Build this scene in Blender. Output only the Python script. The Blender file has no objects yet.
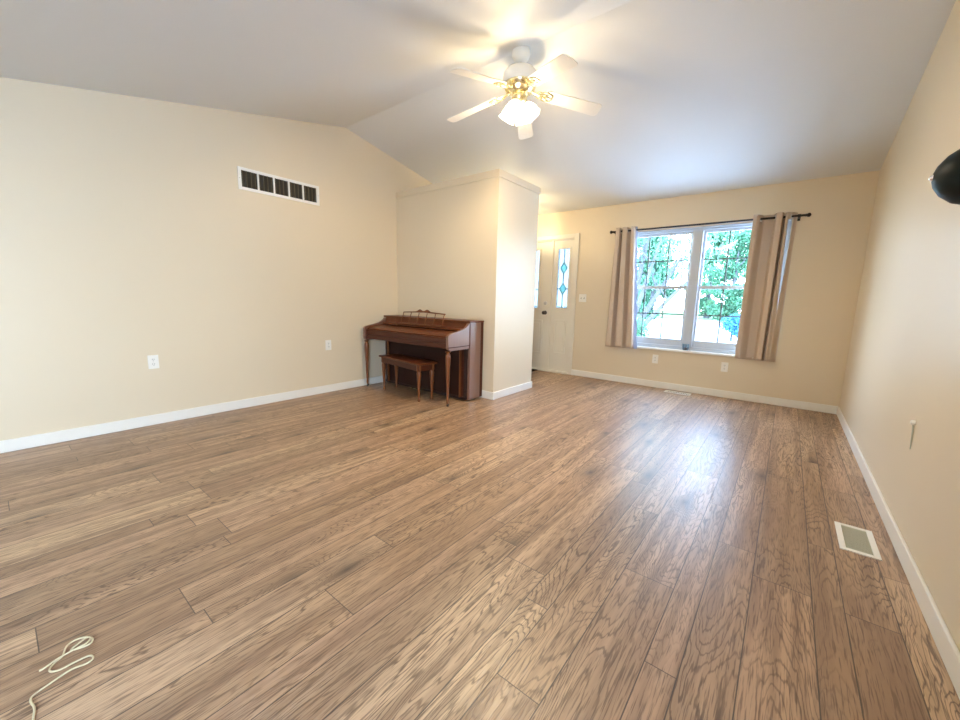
import bpy, bmesh, math, random
from mathutils import Vector, Matrix, Euler
random.seed(7)
SC = bpy.context.scene
COL = SC.collection
PI = math.pi

# ------------------------------------------------------------------ camera, world, sun, daylight, exposure
cam_d = bpy.data.cameras.new('camera'); cam = bpy.data.objects.new('camera', cam_d); COL.objects.link(cam)
R_ = Vector((0.78326047, 0.6212894, 0.02241664)); U_ = Vector((-0.11434206, 0.10852152, 0.98749631)); F_ = Vector((-0.61108831, 0.77603, -0.15604013))
M = Matrix((R_, U_, -F_)).transposed().to_4x4(); M.translation = Vector((0, 0, 1.128))
cam.matrix_world = M
cam_d.sensor_width = 36; cam_d.lens = 386.94 / 960 * 36; cam_d.clip_start = 0.02; cam_d.clip_end = 300
SC.camera = cam
SC.view_settings.view_transform = 'Standard'; SC.view_settings.look = 'None'; SC.view_settings.gamma = 1
SC.view_settings.use_curve_mapping = False
SC.view_settings.exposure = 1.67
SC.cycles.use_denoising = True
SC.cycles.max_bounces = 10; SC.cycles.diffuse_bounces = 6; SC.cycles.glossy_bounces = 4; SC.cycles.transparent_max_bounces = 16
SC.cycles.sample_clamp_indirect = 8.0; SC.cycles.caustics_reflective = False; SC.cycles.caustics_refractive = False

SKY_STRENGTH = 7.2
FAN_WATTS = 12.5
FOYER_WATTS = 9.0
SUN_STRENGTH = 5.0
w = bpy.data.worlds.new('sky'); SC.world = w; w.use_nodes = True
nt = w.node_tree; nt.nodes.clear()
o_ = nt.nodes.new('ShaderNodeOutputWorld'); bg = nt.nodes.new('ShaderNodeBackground')
tc = nt.nodes.new('ShaderNodeTexCoord'); sp = nt.nodes.new('ShaderNodeSeparateXYZ'); rp = nt.nodes.new('ShaderNodeValToRGB')
nt.links.new(tc.outputs['Generated'], sp.inputs[0]); nt.links.new(sp.outputs['Z'], rp.inputs[0])
rp.color_ramp.elements[0].position = 0.0; rp.color_ramp.elements[0].color = (0.70, 0.85, 1.0, 1)
rp.color_ramp.elements[1].position = 0.8; rp.color_ramp.elements[1].color = (0.34, 0.56, 1.0, 1)
nt.links.new(rp.outputs[0], bg.inputs[0]); bg.inputs[1].default_value = SKY_STRENGTH
nt.links.new(bg.outputs[0], o_.inputs[0])

def light(name, kind, loc, energy, color=(1, 1, 1), rot=(0, 0, 0), parent=None):
    d = bpy.data.lights.new(name, kind); d.energy = energy; d.color = color
    o = bpy.data.objects.new(name, d); COL.objects.link(o); o.location = loc; o.rotation_euler = rot
    if parent: o.parent = parent
    return o
sun = light('sun', 'SUN', (8, -8, 20), SUN_STRENGTH, (1.0, 0.98, 0.95), (math.radians(40), 0, math.radians(18)))
sun.data.angle = 0.01
def portal(name, loc, rot, sx, sz):
    o = light(name, 'AREA', loc, 1, rot=rot); o.data.shape = 'RECTANGLE'; o.data.size = sx; o.data.size_y = sz
    o.data.cycles.is_portal = True
portal('window_portal', (-0.98, 5.66, 1.30), (-PI/2, 0, 0), 1.85, 1.55)
portal('patio_portal', (0.66, -1.45, 1.05), (0, PI/2, 0), 2.1, 2.2)

# ------------------------------------------------------------------ materials
def mat(name, color, rough=0.5, metal=0.0, spec=0.5, coat=0.0, bump=None, vary=None, emis=None, transl=0):
    m = bpy.data.materials.new(name); m.use_nodes = True
    n = m.node_tree.nodes; l = m.node_tree.links; b = n['Principled BSDF']
    b.inputs['Base Color'].default_value = (*color, 1); b.inputs['Roughness'].default_value = rough
    b.inputs['Metallic'].default_value = metal; b.inputs['Specular IOR Level'].default_value = spec
    b.inputs['Coat Weight'].default_value = coat; b.inputs['Coat Roughness'].default_value = 0.3
    if emis: b.inputs['Emission Color'].default_value = (*emis[0], 1); b.inputs['Emission Strength'].default_value = emis[1]
    tcn = n.new('ShaderNodeTexCoord')
    if bump:
        no = n.new('ShaderNodeTexNoise'); no.inputs['Scale'].default_value = bump[0]; no.inputs['Detail'].default_value = 4
        bu = n.new('ShaderNodeBump'); bu.inputs['Strength'].default_value = bump[1]; bu.inputs['Distance'].default_value = bump[2]
        l.new(tcn.outputs['Object'], no.inputs['Vector']); l.new(no.outputs[0], bu.inputs['Height']); l.new(bu.outputs[0], b.inputs['Normal'])
    if vary:
        no = n.new('ShaderNodeTexNoise'); no.inputs['Scale'].default_value = vary[0]; no.inputs['Detail'].default_value = 3
        mx = n.new('ShaderNodeMix'); mx.data_type = 'RGBA'
        mx.inputs['A'].default_value = (*color, 1); mx.inputs['B'].default_value = (*vary[1], 1)
        l.new(tcn.outputs['Object'], no.inputs['Vector']); l.new(no.outputs[0], mx.inputs['Factor']); l.new(mx.outputs['Result'], b.inputs['Base Color'])
    if transl:
        tr = n.new('ShaderNodeBsdfTranslucent'); tr.inputs[0].default_value = (*color, 1)
        ms = n.new('ShaderNodeMixShader'); ms.inputs[0].default_value = transl
        l.new(b.outputs[0], ms.inputs[1]); l.new(tr.outputs[0], ms.inputs[2]); l.new(ms.outputs[0], n['Material Output'].inputs[0])
    return m

def wood(name, c1, c2, rough=0.3, coat=0.4, scale=(30, 3, 30)):
    m = mat(name, c1, rough, coat=coat, spec=0.3)
    n = m.node_tree.nodes; l = m.node_tree.links; b = n['Principled BSDF']
    tcn = n.new('ShaderNodeTexCoord'); mp = n.new('ShaderNodeMapping'); mp.inputs['Scale'].default_value = scale
    no = n.new('ShaderNodeTexNoise'); no.inputs['Scale'].default_value = 1; no.inputs['Detail'].default_value = 5; no.inputs['Distortion'].default_value = 1.2
    mx = n.new('ShaderNodeMix'); mx.data_type = 'RGBA'; mx.inputs['A'].default_value = (*c1, 1); mx.inputs['B'].default_value = (*c2, 1)
    l.new(tcn.outputs['Object'], mp.inputs[0]); l.new(mp.outputs[0], no.inputs['Vector']); l.new(no.outputs[0], mx.inputs['Factor'])
    l.new(mx.outputs['Result'], b.inputs['Base Color'])
    return m

def thin_glass(name, tint=(0.96, 0.99, 1.0), gloss=0.07, frost=0.0):
    m = bpy.data.materials.new(name); m.use_nodes = True
    n = m.node_tree.nodes; l = m.node_tree.links; n.remove(n['Principled BSDF'])
    t = n.new('ShaderNodeBsdfTransparent'); t.inputs[0].default_value = (*tint, 1)
    g = n.new('ShaderNodeBsdfGlossy'); g.inputs['Roughness'].default_value = 0.03
    x = n.new('ShaderNodeMixShader'); x.inputs[0].default_value = gloss
    l.new(t.outputs[0], x.inputs[1]); l.new(g.outputs[0], x.inputs[2])
    out = x
    if frost:
        tr = n.new('ShaderNodeBsdfTranslucent'); tr.inputs[0].default_value = (*tint, 1)
        y = n.new('ShaderNodeMixShader'); y.inputs[0].default_value = frost
        l.new(x.outputs[0], y.inputs[1]); l.new(tr.outputs[0], y.inputs[2]); out = y
    l.new(out.outputs[0], n['Material Output'].inputs[0])
    return m

def floor_mat():
    m = bpy.data.materials.new('plank_laminate'); m.use_nodes = True
    N = m.node_tree.nodes; L = m.node_tree.links; B = N['Principled BSDF']
    def con(v, s):
        if isinstance(v, (int, float)): s.default_value = v
        else: L.new(v, s)
    def math_(op, a, b=0.0, c=None):
        n = N.new('ShaderNodeMath'); n.operation = op
        con(a, n.inputs[0]); con(b, n.inputs[1])
        if c is not None: con(c, n.inputs[2])
        return n.outputs[0]
    def comb(x, y, z):
        n = N.new('ShaderNodeCombineXYZ'); con(x, n.inputs[0]); con(y, n.inputs[1]); con(z, n.inputs[2]); return n.outputs[0]
    def mixc(f, a, b, mode='MIX'):
        n = N.new('ShaderNodeMix'); n.data_type = 'RGBA'; n.blend_type = mode; con(f, n.inputs['Factor'])
        for v, s in ((a, 'A'), (b, 'B')):
            if isinstance(v, tuple): n.inputs[s].default_value = (*v, 1)
            else: L.new(v, n.inputs[s])
        return n.outputs['Result']
    def ramp(v, stops):
        n = N.new('ShaderNodeValToRGB'); L.new(v, n.inputs[0]); e = n.color_ramp.elements
        while len(e) < len(stops): e.new(0.5)
        for i, (p, c) in enumerate(stops): e[i].position = p; e[i].color = (*c, 1) if isinstance(c, tuple) else (c, c, c, 1)
        return n.outputs[0]
    tcn = N.new('ShaderNodeTexCoord'); s = N.new('ShaderNodeSeparateXYZ'); L.new(tcn.outputs['Object'], s.inputs[0])
    X, Y = s.outputs[0], s.outputs[1]
    P = 0.432
    u = math_('ADD', X, -0.007 + P * 40)
    k = math_('FLOOR', math_('DIVIDE', u, P)); t = math_('SUBTRACT', u, math_('MULTIPLY', k, P))
    a = math_('GREATER_THAN', t, 0.191); b = math_('GREATER_THAN', t, 0.285)
    row = math_('ADD', math_('MULTIPLY', k, 3.0), math_('ADD', a, b))
    st = math_('ADD', math_('MULTIPLY', a, 0.191), math_('MULTIPLY', b, 0.094))
    en = math_('ADD', math_('ADD', 0.191, math_('MULTIPLY', a, 0.094)), math_('MULTIPLY', b, 0.147))
    ex = math_('MINIMUM', math_('SUBTRACT', t, st), math_('SUBTRACT', en, t))
    wn = N.new('ShaderNodeTexWhiteNoise'); wn.noise_dimensions = '1D'; L.new(row, wn.inputs['W'])
    PL = 1.28
    v = math_('DIVIDE', math_('ADD', Y, math_('MULTIPLY', wn.outputs[0], 9.0)), PL)
    j = math_('FLOOR', v); fy = math_('SUBTRACT', v, j)
    ey = math_('MULTIPLY', math_('MINIMUM', fy, math_('SUBTRACT', 1.0, fy)), PL)
    wn2 = N.new('ShaderNodeTexWhiteNoise'); wn2.noise_dimensions = '3D'; L.new(comb(row, j, 3.3), wn2.inputs['Vector'])
    pid = wn2.outputs['Value']; sc = N.new('ShaderNodeSeparateColor'); L.new(wn2.outputs['Color'], sc.inputs[0])
    r1, r2, r3 = sc.outputs[0], sc.outputs[1], sc.outputs[2]
    px = math_('ADD', X, math_('MULTIPLY', r1, 31.0)); py = math_('ADD', Y, math_('MULTIPLY', r2, 47.0)); pz = math_('MULTIPLY', pid, 91.0)
    def noise(vec, detail=2, dist=0.0, rough=0.5):
        n = N.new('ShaderNodeTexNoise'); n.inputs['Scale'].default_value = 1; n.inputs['Detail'].default_value = detail
        n.inputs['Distortion'].default_value = dist; n.inputs['Roughness'].default_value = rough; L.new(vec, n.inputs['Vector']); return n.outputs[0]
    # knots: a small dark eye that also bends the grain round it
    vo = N.new('ShaderNodeTexVoronoi'); vo.voronoi_dimensions = '2D'; vo.inputs['Scale'].default_value = 1; L.new(comb(math_('MULTIPLY', px, 4.2), math_('MULTIPLY', py, 1.9), pz), vo.inputs['Vector'])
    kd = vo.outputs['Distance']; ksel = N.new('ShaderNodeSeparateColor'); L.new(vo.outputs['Color'], ksel.inputs[0])
    kon = math_('GREATER_THAN', ksel.outputs[0], 0.80)
    kf = math_('MULTIPLY', kon, math_('POWER', 2.718, math_('MULTIPLY', kd, -6.5)))
    g = noise(comb(math_('MULTIPLY', px, 5.5), math_('MULTIPLY', py, 0.75), pz), 3, 0.35, 0.42)
    g = math_('ADD', g, math_('MULTIPLY', kf, 0.35))
    fine = noise(comb(math_('MULTIPLY', px, 70.0), math_('MULTIPLY', py, 7.0), pz), 3)
    ring = math_('SINE', math_('ADD', math_('MULTIPLY', g, 230.0), math_('MULTIPLY', fine, 9.0)))
    ring = math_('MULTIPLY_ADD', ring, 0.5, 0.5)
    wide = noise(comb(math_('MULTIPLY', px, 3.0), math_('MULTIPLY', py, 0.8), math_('ADD', pz, 5.0)), 3)
    rstr = ramp(wide, [(0.36, 0.08), (0.62, 1.0)])
    streak = noise(comb(math_('MULTIPLY', px, 22.0), math_('MULTIPLY', py, 0.9), pz), 3)
    pores = noise(comb(math_('MULTIPLY', px, 230.0), math_('MULTIPLY', py, 11.0), pz), 2)
    base = ramp(pid, [(0.0, FLOOR_DEEP), (0.35, FLOOR_MID), (0.7, FLOOR_ROSE), (1.0, FLOOR_LIGHT)])
    col = mixc(ramp(wide, [(0.3, 0.0), (0.75, 0.55)]), base, FLOOR_LIGHT)
    col = mixc(math_('MULTIPLY', ramp(streak, [(0.36, 1.0), (0.58, 0.0)]), 0.7), col, FLOOR_DARK)
    col = mixc(math_('MULTIPLY', math_('MULTIPLY', ramp(ring, [(0.0, 1.0), (0.22, 0.0)]), rstr), 0.8), col, FLOOR_GRAIN)
    col = mixc(math_('MULTIPLY', ramp(pores, [(0.36, 1.0), (0.48, 0.0)]), 0.6), col, FLOOR_GRAIN)
    col = mixc(math_('MULTIPLY', kf, 1.0), col, FLOOR_KNOT)
    seam = math_('MAXIMUM', math_('LESS_THAN', ex, 0.0019), math_('LESS_THAN', ey, 0.0016))
    col = mixc(math_('MULTIPLY', seam, 0.85), col, (0.05, 0.03, 0.02))
    L.new(col, B.inputs['Base Color'])
    B.inputs['Specular IOR Level'].default_value = 0.75
    L.new(math_('ADD', math_('MULTIPLY', ring, -0.05), math_('MULTIPLY_ADD', wide, 0.08, FLOOR_ROUGH)), B.inputs['Roughness'])
    bu = N.new('ShaderNodeBump'); bu.inputs['Strength'].default_value = 0.35; bu.inputs['Distance'].default_value = 0.002
    L.new(math_('SUBTRACT', math_('MULTIPLY', ring, 0.35), math_('MULTIPLY', seam, 1.0)), bu.inputs['Height']); L.new(bu.outputs[0], B.inputs['Normal'])
    return m
FLOOR_LIGHT = (0.62, 0.415, 0.240); FLOOR_MID = (0.43, 0.258, 0.140); FLOOR_ROSE = (0.49, 0.296, 0.180)
FLOOR_DEEP = (0.32, 0.19, 0.108); FLOOR_DARK = (0.230, 0.128, 0.070); FLOOR_GRAIN = (0.095, 0.046, 0.022); FLOOR_KNOT = (0.075, 0.042, 0.024); FLOOR_ROUGH = 0.36

MT = {}
MT['wall'] = mat('cream_wall_paint', (0.735, 0.622, 0.450), 0.42, spec=0.55, bump=(160, 0.08, 0.001))
MT['ceiling'] = mat('textured_ceiling_paint', (0.72, 0.725, 0.705), 0.6, spec=0.4, bump=(90, 0.25, 0.002))
MT['floor'] = floor_mat()
MT['trim'] = mat('white_trim_paint', (0.84, 0.81, 0.74), 0.35)
MT['door'] = mat('ivory_door_paint', (0.78, 0.73, 0.62), 0.4)
MT['vinyl'] = mat('shaded_white_vinyl', (0.52, 0.57, 0.63), 0.35)  # white vinyl; its backlit shade is put into the grey-blue colour
MT['muntin'] = mat('backlit_grille_bar', (0.10, 0.14, 0.14), 0.4)  # backlit shade of the bars put into their dark colour
MT['glass'] = thin_glass('window_glass', gloss=0.008)
MT['frost'] = thin_glass('bevelled_door_glass', (0.30, 0.34, 0.365), 0.04, 0.25)
MT['came'] = mat('lead_came', (0.12, 0.20, 0.20), 0.4, 0.6)
MT['bevel'] = thin_glass('bevel_glass', (0.55, 0.85, 0.78), 0.10, 0.3)
MT['plate'] = mat('white_plastic_plate', (0.86, 0.83, 0.76), 0.35)
MT['slot'] = mat('dark_slot', (0.05, 0.045, 0.04), 0.6)
MT['ventdark'] = mat('duct_shade_fill', (0.035, 0.028, 0.018), 0.8)
MT['louver'] = mat('brown_duct_louver', (0.11, 0.09, 0.05), 0.7)
MT['vent_white'] = mat('white_enamel', (0.86, 0.84, 0.78), 0.35)
MT['vent_grey'] = mat('grey_green_damper', (0.52, 0.52, 0.43), 0.5)
MT['black'] = mat('black_iron', (0.012, 0.011, 0.012), 0.4, spec=0.5)
MT['curtain'] = mat('taupe_curtain_cloth', (0.62, 0.505, 0.40), 0.95, spec=0.1, bump=(500, 0.2, 0.0006), transl=0.04)
MT['edge_strip'] = mat('pale_edge_strip', (0.45, 0.52, 0.66), 0.9, spec=0.1, transl=0.25)
MT['chrome'] = mat('satin_nickel', (0.6, 0.58, 0.55), 0.3, 1.0)
MT['bronze'] = mat('dark_bronze', (0.10, 0.08, 0.07), 0.35, 0.8)
MT['brass'] = mat('polished_brass', (0.88, 0.79, 0.52), 0.18, 1.0)
MT['fanwhite'] = mat('white_fan_enamel', (0.84, 0.82, 0.76), 0.4)
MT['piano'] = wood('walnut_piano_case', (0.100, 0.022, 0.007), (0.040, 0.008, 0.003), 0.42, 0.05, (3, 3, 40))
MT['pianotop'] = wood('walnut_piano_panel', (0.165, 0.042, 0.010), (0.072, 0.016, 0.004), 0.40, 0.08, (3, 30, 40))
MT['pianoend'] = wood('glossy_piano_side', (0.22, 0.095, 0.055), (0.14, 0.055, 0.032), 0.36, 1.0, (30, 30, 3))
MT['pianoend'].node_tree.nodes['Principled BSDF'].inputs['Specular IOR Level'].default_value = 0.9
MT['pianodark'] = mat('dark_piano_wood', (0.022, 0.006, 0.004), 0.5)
MT['pianolow'] = wood('shaded_piano_panel', (0.030, 0.005, 0.002), (0.014, 0.002, 0.001), 0.5, 0.0, (3, 30, 40))  # colour darkened to carry the shadow under the keyboard
MT['legwood'] = wood('turned_leg_walnut', (0.24, 0.080, 0.022), (0.11, 0.032, 0.008), 0.35, 0.2, (30, 30, 4))
MT['rope'] = mat('cream_cord', (0.62, 0.52, 0.32), 0.8, bump=(900, 0.5, 0.001))
MT['mat'] = mat('black_door_mat', (0.012, 0.011, 0.01), 0.95, bump=(400, 0.6, 0.003))
MT['bark'] = mat('grey_bark', (0.035, 0.042, 0.05), 0.9, bump=(14, 0.8, 0.03), vary=(6, (0.07, 0.078, 0.085)))
MT['grass'] = mat('lawn_grass', (0.05, 0.10, 0.04), 0.95, vary=(1.5, (0.10, 0.15, 0.06)), spec=0.1)
MT['concrete'] = mat('pale_concrete', (0.50, 0.50, 0.48), 0.9, vary=(2, (0.42, 0.42, 0.41)), spec=0.2)
MT['bounce_paving'] = mat('white_bounce_paving', (0.80, 0.80, 0.78), 0.9, vary=(2, (0.72, 0.72, 0.70)), spec=0.2)  # whitened, for unseen ground that bounces daylight indoors
MT['leaf'] = mat('green_leaf', (0.05, 0.16, 0.085), 0.6, transl=0.45)
MT['leaf2'] = mat('pale_green_leaf', (0.085, 0.22, 0.125), 0.6, transl=0.45)
MT['leaf3'] = mat('dark_green_leaf', (0.035, 0.125, 0.07), 0.6, transl=0.4)
MT['spruce'] = mat('blue_spruce_needle', (0.03, 0.16, 0.30), 0.7, transl=0.25)
MT['blueglass'] = thin_glass('blue_tinted_glass', (0.62, 0.82, 0.95), 0.22)
MT['wax'] = mat('dark_blue_wax', (0.01, 0.03, 0.06), 0.5)
MT['edge_dome'] = mat('glossy_dark_teal', (0.002, 0.010, 0.012), 0.45, spec=0.25)
MT['glint'] = mat('glint_steel', (0.9, 0.92, 0.92), 0.2, 1.0)
MT['shade'] = None

def shade_material():
    m = bpy.data.materials.new('frosted_lamp_glass'); m.use_nodes = True
    n = m.node_tree.nodes; l = m.node_tree.links; n.remove(n['Principled BSDF'])
    tr = n.new('ShaderNodeBsdfTransparent'); tr.inputs[0].default_value = (1, 0.97, 0.9, 1)
    tl = n.new('ShaderNodeBsdfTranslucent'); tl.inputs[0].default_value = (0.42, 0.40, 0.35, 1)
    em = n.new('ShaderNodeEmission'); em.inputs[0].default_value = (1.0, 0.93, 0.78, 1); em.inputs[1].default_value = 1.2
    a = n.new('ShaderNodeMixShader'); a.inputs[0].default_value = 0.82
    b = n.new('ShaderNodeAddShader')
    l.new(tr.outputs[0], a.inputs[1]); l.new(tl.outputs[0], a.inputs[2]); l.new(a.outputs[0], b.inputs[0]); l.new(em.outputs[0], b.inputs[1])
    l.new(b.outputs[0], n['Material Output'].inputs[0])
    return m
MT['shade'] = shade_material()

# ------------------------------------------------------------------ mesh builder
class MB:
    def __init__(s): s.bm = bmesh.new(); s.mi = 0
    def _mark(s, before):
        for f in s.bm.faces:
            if f not in before: f.material_index = s.mi
    def face(s, vs):
        f = s.bm.faces.new(vs); f.material_index = s.mi; return f
    def box(s, x0, x1, y0, y1, z0, z1, rot=None):
        c = Vector(((x0+x1)/2, (y0+y1)/2, (z0+z1)/2)); h = Vector((abs(x1-x0)/2, abs(y1-y0)/2, abs(z1-z0)/2))
        v = []
        for dz in (-1, 1):
            for dx, dy in ((-1, -1), (1, -1), (1, 1), (-1, 1)):
                p = Vector((dx*h.x, dy*h.y, dz*h.z))
                if rot: p = Euler(rot).to_matrix() @ p
                v.append(s.bm.verts.new(c + p))
        for q in ((3, 2, 1, 0), (4, 5, 6, 7), (0, 1, 5, 4), (1, 2, 6, 5), (2, 3, 7, 6), (3, 0, 4, 7)): s.face([v[i] for i in q])
        return s
    def prism(s, pts, a0, a1, axis='x'):
        def P(p, a):
            return {'x': (a, p[0], p[1]), 'y': (p[0], a, p[1]), 'z': (p[0], p[1], a)}[axis]
        A = [s.bm.verts.new(P(p, a0)) for p in pts]; B = [s.bm.verts.new(P(p, a1)) for p in pts]
        n = len(pts)
        s.face(A); s.face(B[::-1])
        for i in range(n): s.face([A[i], A[(i+1) % n], B[(i+1) % n], B[i]])
        return s
    def lathe(s, prof, c=(0, 0, 0), axis=(0, 0, 1), n=20, cap=True, flute=0, fd=0.0):
        q = Vector((0, 0, 1)).rotation_difference(Vector(axis).normalized()); c = Vector(c); rings = []
        for r, z in prof:
            ring = []
            for i in range(n):
                a = 2*PI*i/n; rr = r*(1 + fd*math.cos(flute*a)) if flute else r
                ring.append(s.bm.verts.new(c + q @ Vector((rr*math.cos(a), rr*math.sin(a), z))))
            rings.append(ring)
        for A, B in zip(rings, rings[1:]):
            for i in range(n): s.face([A[i], A[(i+1) % n], B[(i+1) % n], B[i]])
        if cap:
            if prof[0][0] > 1e-5: s.face(rings[0][::-1])
            if prof[-1][0] > 1e-5: s.face(rings[-1])
        return s
    def tube(s, pts, r, n=8, closed=False):
        pts = [Vector(p) for p in pts]; m = len(pts); rings = []; up = None
        for i, p in enumerate(pts):
            if closed: d = pts[(i+1) % m] - pts[i-1]
            else: d = pts[min(i+1, m-1)] - pts[max(i-1, 0)]
            d.normalize()
            if up is None: up = Vector((0, 0, 1)) if abs(d.z) < 0.9 else Vector((1, 0, 0))
            a = d.cross(up).normalized(); b = a.cross(d).normalized(); up = b
            rr = r[i] if isinstance(r, (list, tuple)) else r
            rings.append([s.bm.verts.new(p + a*rr*math.cos(2*PI*k/n) + b*rr*math.sin(2*PI*k/n)) for k in range(n)])
        rng = range(m if closed else m-1)
        for i in rng:
            A, B = rings[i], rings[(i+1) % m]
            for k in range(n): s.face([A[k], A[(k+1) % n], B[(k+1) % n], B[k]])
        if not closed: s.face(rings[0][::-1]); s.face(rings[-1])
        return s
    def sphere(s, c, r, n=12, sc=(1, 1, 1)):
        prof = [(max(1e-6, r*math.sin(PI*i/n)), -r*math.cos(PI*i/n)) for i in range(n+1)]
        b = len(s.bm.verts); s.lathe(prof, (0, 0, 0), n=n*2, cap=False); s.bm.verts.ensure_lookup_table()
        for v in s.bm.verts[b:]: v.co = Vector((v.co.x*sc[0], v.co.y*sc[1], v.co.z*sc[2])) + Vector(c)
        return s
    def build(s, name, m, parent=None, origin=(0, 0, 0), bevel=0.0, smooth=False, seg=2):
        bm = s.bm; bmesh.ops.recalc_face_normals(bm, faces=bm.faces)
        bmesh.ops.translate(bm, verts=bm.verts, vec=-Vector(origin))
        me = bpy.data.meshes.new(name); bm.to_mesh(me); bm.free()
        for x in (m if isinstance(m, (list, tuple)) else [m]): me.materials.append(x)
        if smooth:
            for p in me.polygons: p.use_smooth = True
            try: me.set_sharp_from_angle(angle=math.radians(40))
            except Exception: pass
        o = bpy.data.objects.new(name, me); COL.objects.link(o)
        if parent: o.parent = parent
        else: o.location = origin
        if bevel:
            b = o.modifiers.new('bevel', 'BEVEL'); b.width = bevel; b.segments = seg; b.limit_method = 'ANGLE'; b.angle_limit = math.radians(35)
        return o
def empty(name, loc, rz=0.0):
    o = bpy.data.objects.new(name, None); COL.objects.link(o); o.location = loc; o.rotation_euler = (0, 0, rz); o.empty_display_size = 0.1
    return o
def tag(o, label=None, cat=None, group=None, kind=None):
    if label: o['label'] = label
    if cat: o['category'] = cat
    if group: o['group'] = group
    if kind: o['kind'] = kind
    return o
def struct(o): o['kind'] = 'structure'; return o

# ------------------------------------------------------------------ room shell
XL, XR, YF, YB = -4.1575, 0.5331, 5.497, -2.6
ZE, YR, ZR = 2.4402, 2.7312, 3.0028
SF = (ZR - ZE) / (YF - YR); SBK = 0.2105; YK = YR - (ZR - ZE) / SBK
def zc(y): return ZE + SF*(YF - y) if y >= YR else max(ZE, ZR - SBK*(YR - y))
T = 0.14
struct(MB().box(XL-T, XR+T, YB-T, YF+T, -0.12, 0.0).build('floor', MT['floor']))
prof = [(YB-T, -0.12), (YF+T, -0.12), (YF+T, ZE-0.0), (YF, ZE), (YR, ZR), (YK, ZE), (YB-T, ZE)]
struct(MB().prism(prof, XL-T, XL, 'x').build('wall_left', MT['wall']))
PY0, PY1, PZ1 = -2.5, -0.4, 2.05
wr = MB().prism([(PY1, -0.12), (YF+T, -0.12), (YF+T, ZE), (YF, ZE), (YR, ZR), (YK, ZE), (PY1, ZE)], XR, XR+T, 'x')
wr.box(XR, XR+T, PY0, PY1, PZ1, ZE).box(XR, XR+T, YB-T, PY0, -0.12, ZE).box(XR, XR+T, PY0, PY1, -0.12, 0.0)
struct(wr.build('wall_right', MT['wall']))
cp = [(YF+T, ZE-SF*T), (YR, ZR), (YK, ZE), (YB-T, ZE), (YB-T, ZE+0.14), (YK, ZE+0.14), (YR, ZR+0.14), (YF+T, ZE-SF*T+0.14)]
struct(MB().prism(cp, XL-T, XR+T, 'x').build('ceiling', MT['ceiling']))
def wall_with_holes(name, y0, y1, holes, ztop):
    xs = sorted({XL-T, XR+T, *[h[0] for h in holes], *[h[1] for h in holes]}); zs = sorted({-0.12, ztop, *[h[2] for h in holes], *[h[3] for h in holes]})
    m = MB()
    for a, b in zip(xs, xs[1:]):
        for c, d in zip(zs, zs[1:]):
            if any(a >= h[0]-1e-6 and b <= h[1]+1e-6 and c >= h[2]-1e-6 and d <= h[3]+1e-6 for h in holes): continue
            m.box(a, b, y0, y1, c, d)
    bmesh.ops.remove_doubles(m.bm, verts=m.bm.verts, dist=1e-5)
    return struct(m.build(name, MT['wall']))
WX0, WX1, WZ0, WZ1 = -1.875, -0.085, 0.535, 2.055
DX0, DX1, DZ1 = -3.93, -2.583, 2.05
wall_with_holes('wall_front', YF, YF+T, [(WX0, WX1, WZ0, WZ1), (DX0, DX1, -0.12, DZ1)], ZE)
wall_with_holes('wall_back', YB-T, YB, [], ZE)
# closet box that screens the entry, with a flat cap
CX, CY0, CY1, CZ = -2.5187, 3.45, 4.2788, 2.4619
struct(MB().box(XL, CX, CY0, CY1, 0, CZ-0.02).build('wall_partition', MT['wall']))
struct(MB().box(XL, CX+0.012, CY0-0.012, CY1+0.012, CZ-0.075, CZ).build('trim_1', MT['wall'], bevel=0.003))
BH, BT = 0.088, 0.014
def base(name, pts):
    m = MB()
    for (x0, x1, y0, y1) in pts:
        m.box(x0, x1, y0, y1, 0, BH)
    return struct(m.build(name, MT['trim'], bevel=0.005))
base('baseboard_left', [(XL, XL+BT, YB, CY0), (XL, XL+BT, CY1, YF)])
base('baseboard_right', [(XR-BT, XR, PY1+0.06, YF)])
base('baseboard_front', [(-2.523, XR, YF-BT, YF)])
base('baseboard_back', [(XL, XR, YB, YB+BT)])
base('baseboard_partition', [(XL, CX+BT, CY0-BT, CY0), (CX, CX+BT, CY0, CY1), (XL, CX+BT, CY1, CY1+BT)])

# ------------------------------------------------------------------ front window
win = struct(empty('window_1', (-0.98, YF, WZ0)))
WO = (-0.98, YF, WZ0)
FY0, FY1 = YF+0.035, YF+0.115
f = MB()
f.box(WX0, WX0+0.045, FY0, FY1, WZ0, WZ1).box(WX1-0.045, WX1, FY0, FY1, WZ0, WZ1)
f.box(WX0+0.045, WX1-0.045, FY0, FY1, WZ1-0.035, WZ1).box(WX0+0.045, WX1-0.045, FY0, FY1, WZ0, WZ0+0.045)
f.build('window_frame', MT['vinyl'], win, WO, bevel=0.004)
MB().box(-1.035, -0.925, FY0-0.012, FY1, WZ0+0.045, WZ1-0.035).build('mullion', MT['vinyl'], win, WO, bevel=0.006)
MB().box(WX0-0.03, WX1+0.03, YF-0.035, FY0, WZ0-0.028, WZ0).build('window_stool', MT['trim'], win, WO, bevel=0.006)
rv = MB()
rv.box(WX0, WX0+0.012, YF-0.002, FY0, WZ0, WZ1).box(WX1-0.012, WX1, YF-0.002, FY0, WZ0, WZ1).box(WX0+0.012, WX1-0.012, YF-0.002, FY0, WZ1-0.012, WZ1)
rv.build('reveal', MT['vinyl'], win, WO)
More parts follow.
